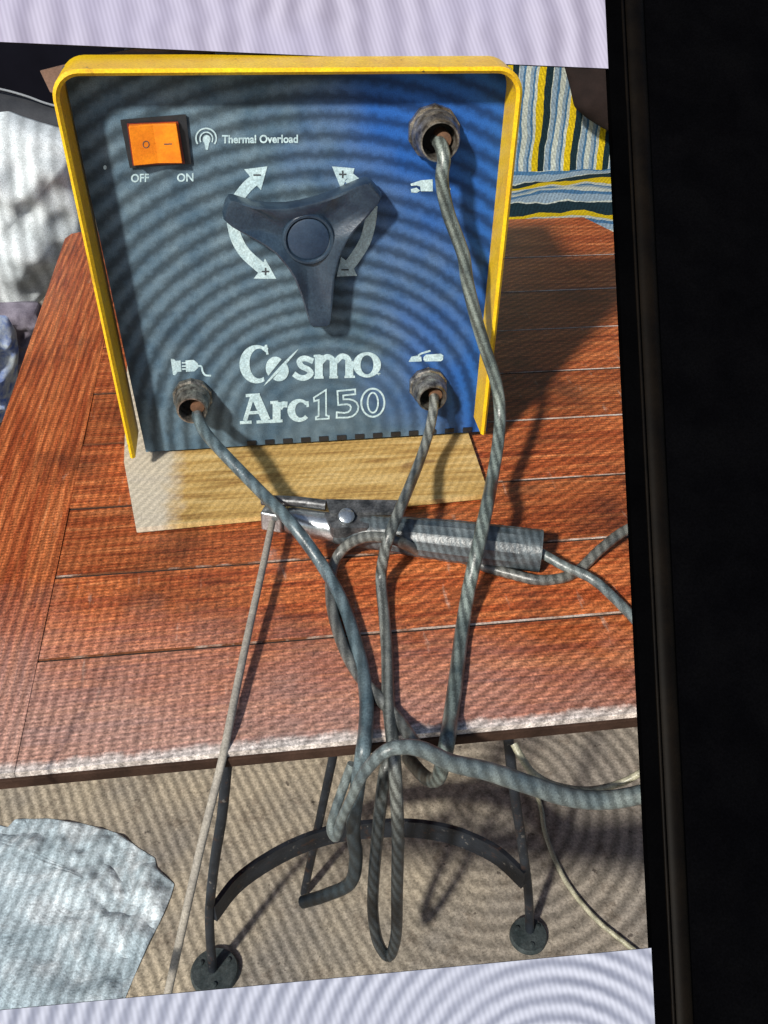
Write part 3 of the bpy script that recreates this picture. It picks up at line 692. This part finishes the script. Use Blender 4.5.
# ------------------------------------------------------------------ cloths, sacks and seat behind
def pillow(poly, plane, depth, ax=1, lump=.012, lsc=14, rings=7, seed=0, sub=3, back=.35):
    P = [(x, y) for x, y in poly]
    Q = []
    for i in range(len(P)):
        a, c = P[i], P[(i+1) % len(P)]
        for k in range(sub): Q.append((a[0]+(c[0]-a[0])*k/sub, a[1]+(c[1]-a[1])*k/sub))
    W = [on(x, y, ax, plane) for x, y in Q]; cen = sum(W, Vector())/len(W); n = len(W)
    nrm = Vector((0, -1, 0)) if ax == 1 else Vector((0, 0, 1))
    b = MB(); vs = []
    for sgn, mult in ((1, 1), (-1, back)):
        for k in range(rings):
            s = 1-k/(rings-.0)
            if sgn == -1 and k == 0: continue
            for p in W:
                q = cen+(p-cen)*s; h = depth*mult*math.sqrt(max(0, 1-s**2.2))
                q2 = q+nrm*sgn*h
                if k: q2 += nrm*sgn*lump*mult*(mnoise.noise(q*lsc+Vector((seed, seed, 0)))+.5*mnoise.noise(q*lsc*2.3))
                vs.append(q2)
    R = rings
    fs = [(k*n+i, k*n+(i+1) % n, (k+1)*n+(i+1) % n, (k+1)*n+i) for k in range(R-1) for i in range(n)] + [tuple((R-1)*n+i for i in range(n))]
    o = R*n
    fs += [(i, (i+1) % n, o+(i+1) % n, o+i) for i in range(n)]
    fs += [(o+k*n+i, o+k*n+(i+1) % n, o+(k+1)*n+(i+1) % n, o+(k+1)*n+i) for k in range(R-2) for i in range(n)] + [tuple(o+(R-2)*n+i for i in range(n))]
    b.add(vs, fs); return b
tag(pillow([(-60, 130), (-20, 112), (8, 108), (20, 113), (40, 120), (62, 126), (86, 135), (92, 190), (90, 240), (70, 268), (44, 300), (20, 312), (-20, 316), (-70, 300)], .66, .07, 1, .026, 15, 14, 1, 5).build('white_sack', M['sack'], smooth=True, subsurf=1), 'creased white plastic sack lying behind the far left corner of the table', 'sack')
tag(pillow([(-60, 302), (10, 300), (40, 300), (52, 318), (40, 345), (26, 375), (14, 410), (-20, 440), (-70, 430)], .52, .03, 1, .034, 30, 12, 5, 5).build('mauve_cloth', M['mauve'], smooth=True, subsurf=1), 'crumpled mauve-grey cloth wedged under the white sack beside the table', 'cloth')
tag(pillow([(-70, 318), (-10, 312), (8, 314), (17, 330), (20, 350), (18, 380), (10, 410), (2, 424), (-30, 440), (-80, 430)], .44, .03, 1, .030, 34, 12, 9, 5).build('blue_bag', M['blue_bag'], smooth=True, subsurf=1), 'blue and white printed plastic bag below the white sack at the table side', 'bag')
cush = empty('grey_cushion', ony(20, 120, .85), 'charcoal cushion with a pale piped edge above the white sack', 'cushion')
pillow([(-80, 88), (-30, 84), (0, 90), (30, 97), (58, 106), (110, 118), (112, 150), (60, 150), (0, 150), (-80, 140)], .86, .04, 1, .006, 8, 6, 3).build('cushion_cover', M['grey_cloth'], cush, smooth=True, subsurf=1)
b = MB(); b.tube(smooth_path([ony(-40, 82, .845), ony(0, 89, .845), ony(26, 96, .845), ony(52, 105, .845), ony(100, 115, .845)], 6), .0016, 8); b.build('piping', M['piping'], cush, smooth=True)

sy0, sy1 = onz(560, 236, -.045).y, onz(560, 172, -.045).y
seat = empty('striped_seat', (0.5, sy1, FL), 'cloth-covered seat with blue, white, yellow and black stripes beyond the far right of the table', 'seat')
jx0, jx1 = ony(470, 170, sy1).x, ony(690, 170, sy1).x
ybk = sy1+.012
per_b = (ony(571, 120, ybk).x-ony(538, 120, ybk).x)
per_s = (onz(560, 178, -.045).y-onz(560, 207, -.045).y)
b = MB(); nx, ny = 44, 22; x0, x1 = .15, .95; yf, yb = YF+.012, ybk+.02
vs = []
for j in range(ny+1):
    for i in range(nx+1):
        x = x0+(x1-x0)*i/nx; y = yf+(yb-yf)*j/ny; e = abs(2*j/ny-1)
        z = -.045 + .012*mnoise.noise(Vector((x*9, y*12, 1))) + .006*mnoise.noise(Vector((x*24, y*30, 3))) - .05*max(0, e-.86)/.14*(1 if j < ny/2 else 0) + .02*(x-.45)
        vs.append((x, y, z))
b.add(vs, [(j*(nx+1)+i, j*(nx+1)+i+1, (j+1)*(nx+1)+i+1, (j+1)*(nx+1)+i) for j in range(ny) for i in range(nx)])
b.box((x0, yf+.01, FL+.001), (x1, yb, -.075))
sc_ = onz(560, 178, -.045).y
b.build('seat_cover', mat_stripes(1, per_s, -(sc_-seat.location.y)+per_s*.86), seat, smooth=True)
b = MB(); vs = []; nz = 26; z1 = .42
for j in range(nz+1):
    for i in range(nx+1):
        x = x0+(x1-x0)*i/nx; z = -.06+(z1+.06)*j/nz
        y = ybk + .10*(z+.05) + .010*mnoise.noise(Vector((x*14, z*5, 7))) + .006*mnoise.noise(Vector((x*30, z*9, 2)))
        vs.append((x+.06*(z+.05)*-1, y, z))
b.add(vs, [(j*(nx+1)+i, j*(nx+1)+i+1, (j+1)*(nx+1)+i+1, (j+1)*(nx+1)+i) for j in range(nz) for i in range(nx)])
b.box((x0, ybk+.075, FL+.001), (x1, ybk+.12, z1-.01))
xb = ony(543, 130, ybk+.01).x
b.build('backrest_cover', mat_stripes(0, per_b, -(xb-seat.location.x)+per_b*.86), seat, smooth=True)
tag(pillow([(552, 30), (562, 66), (568, 88), (572, 108), (586, 120), (602, 130), (640, 150), (680, 150), (680, 20), (580, 10)], ybk-.035, .02, 1, .006, 20, 6, 4).build('shade_sheet', M['shade_sheet'], smooth=True, subsurf=1), 'dark brown sheet standing for the shadow over the top of the striped backrest', 'cloth')  # added sheet that stands for the shadow lying on the backrest

# crumpled sheet on the floor
tag(pillow([(-80, 812), (-30, 816), (6, 826), (14, 818), (45, 817), (80, 822), (108, 829), (122, 834), (140, 848), (156, 857), (158, 868), (176, 884), (172, 898), (165, 915), (150, 945), (135, 978), (122, 1010), (110, 1040), (-90, 1050)], FL+.0008, .0022, 2, .0060, 42, 18, 2, 6, .02).build('plastic_sheet', M['sheet'], smooth=True, subsurf=1), 'crumpled whitish plastic sheet lying on the floor left of the iron leg', 'plastic sheet')

# ------------------------------------------------------------------ the screen that frames the view
SP0, SN = Vector((0, .055, .335)), Vector((0, -1, 1.2)).normalized()   # the screen leans over the table, just clear of it
def ons(px, py, k=0.0):                              # on the screen's plane, k metres proud of it
    d = ray(px, py); return CAM + d*((SP0-CAM).dot(SN)/d.dot(SN)) + SN*k
def edge(y): return 605+50*y/1024
screen = empty('display_screen', ons(625, 512), 'black-edged display screen whose white page borders the picture above and below', 'screen')
back = SN*-.0010
def band(poly, mat, label):
    b = MB(); b.prism([ons(x, y) for x, y in poly], back, 0, 1); b.build('page_margin', [mat, M['back']], screen, label=label)
o_ = ons(625, 512)
rb = ons(560, 1130)-o_
band([(-8, -10), (edge(-10), -10), (edge(68), 68.5), (-8, 41.5)], mat_page(None, (.44, .40, .52), (.73, .68, .83), (.62, .58, .76)), 'lit white page strip along the top')
band([(-8, 1011), (edge(948), 948), (edge(1034), 1034), (-8, 1034)], mat_page(tuple(-rb), (.34, .36, .46), (.78, .80, .92), (.58, .60, .72)), 'lit white page strip along the bottom')
b = MB(); E0 = lambda o, y: ons(edge(y)+o, y, .0010)
b.prism([E0(0, -10), E0(18.5, -10), E0(20, 1034), E0(.4, 1034)], SN*-.007); b.build('bezel', M['bezel'], screen, bevel=.0004)
b = MB(); b.tube([ons(edge(-10)+16.5, -10, .0012), ons(edge(1034)+18, 1034, .0012)], .0010, 10); b.build('rim', M['rim'], screen, smooth=True)
b = MB(); pts0, pts1 = [], []
for k in range(9):
    a = PI*k/8; w = 11.5-11.5*math.cos(a); d = -.007+.006*math.sin(a)
    pts0.append(ons(edge(-10)+19+w, -10, d)); pts1.append(ons(edge(1034)+20+w, 1034, d))
b.add(pts0+pts1, [(i, i+1, i+10, i+9) for i in range(8)] + [(0, 9, 17, 8), tuple(range(8, -1, -1)), tuple(range(9, 18))]); b.build('side_frame', M['rim'], screen, smooth=True)
b = MB(); b.prism([ons(-10, -10), ons(-8, -10), ons(-8, 1034), ons(-10, 1034)], back); b.build('left_border', M['bezel'], screen)
b = MB(); b.prism([ons(edge(-24)+15, -24, -.0085), ons(800, -24, -.0085), ons(800, 1050, -.0085), ons(edge(1050)+15, 1050, -.0085)], SN*-.004)
o = b.build('dark_backdrop', M['void']); o['kind'] = 'structure'
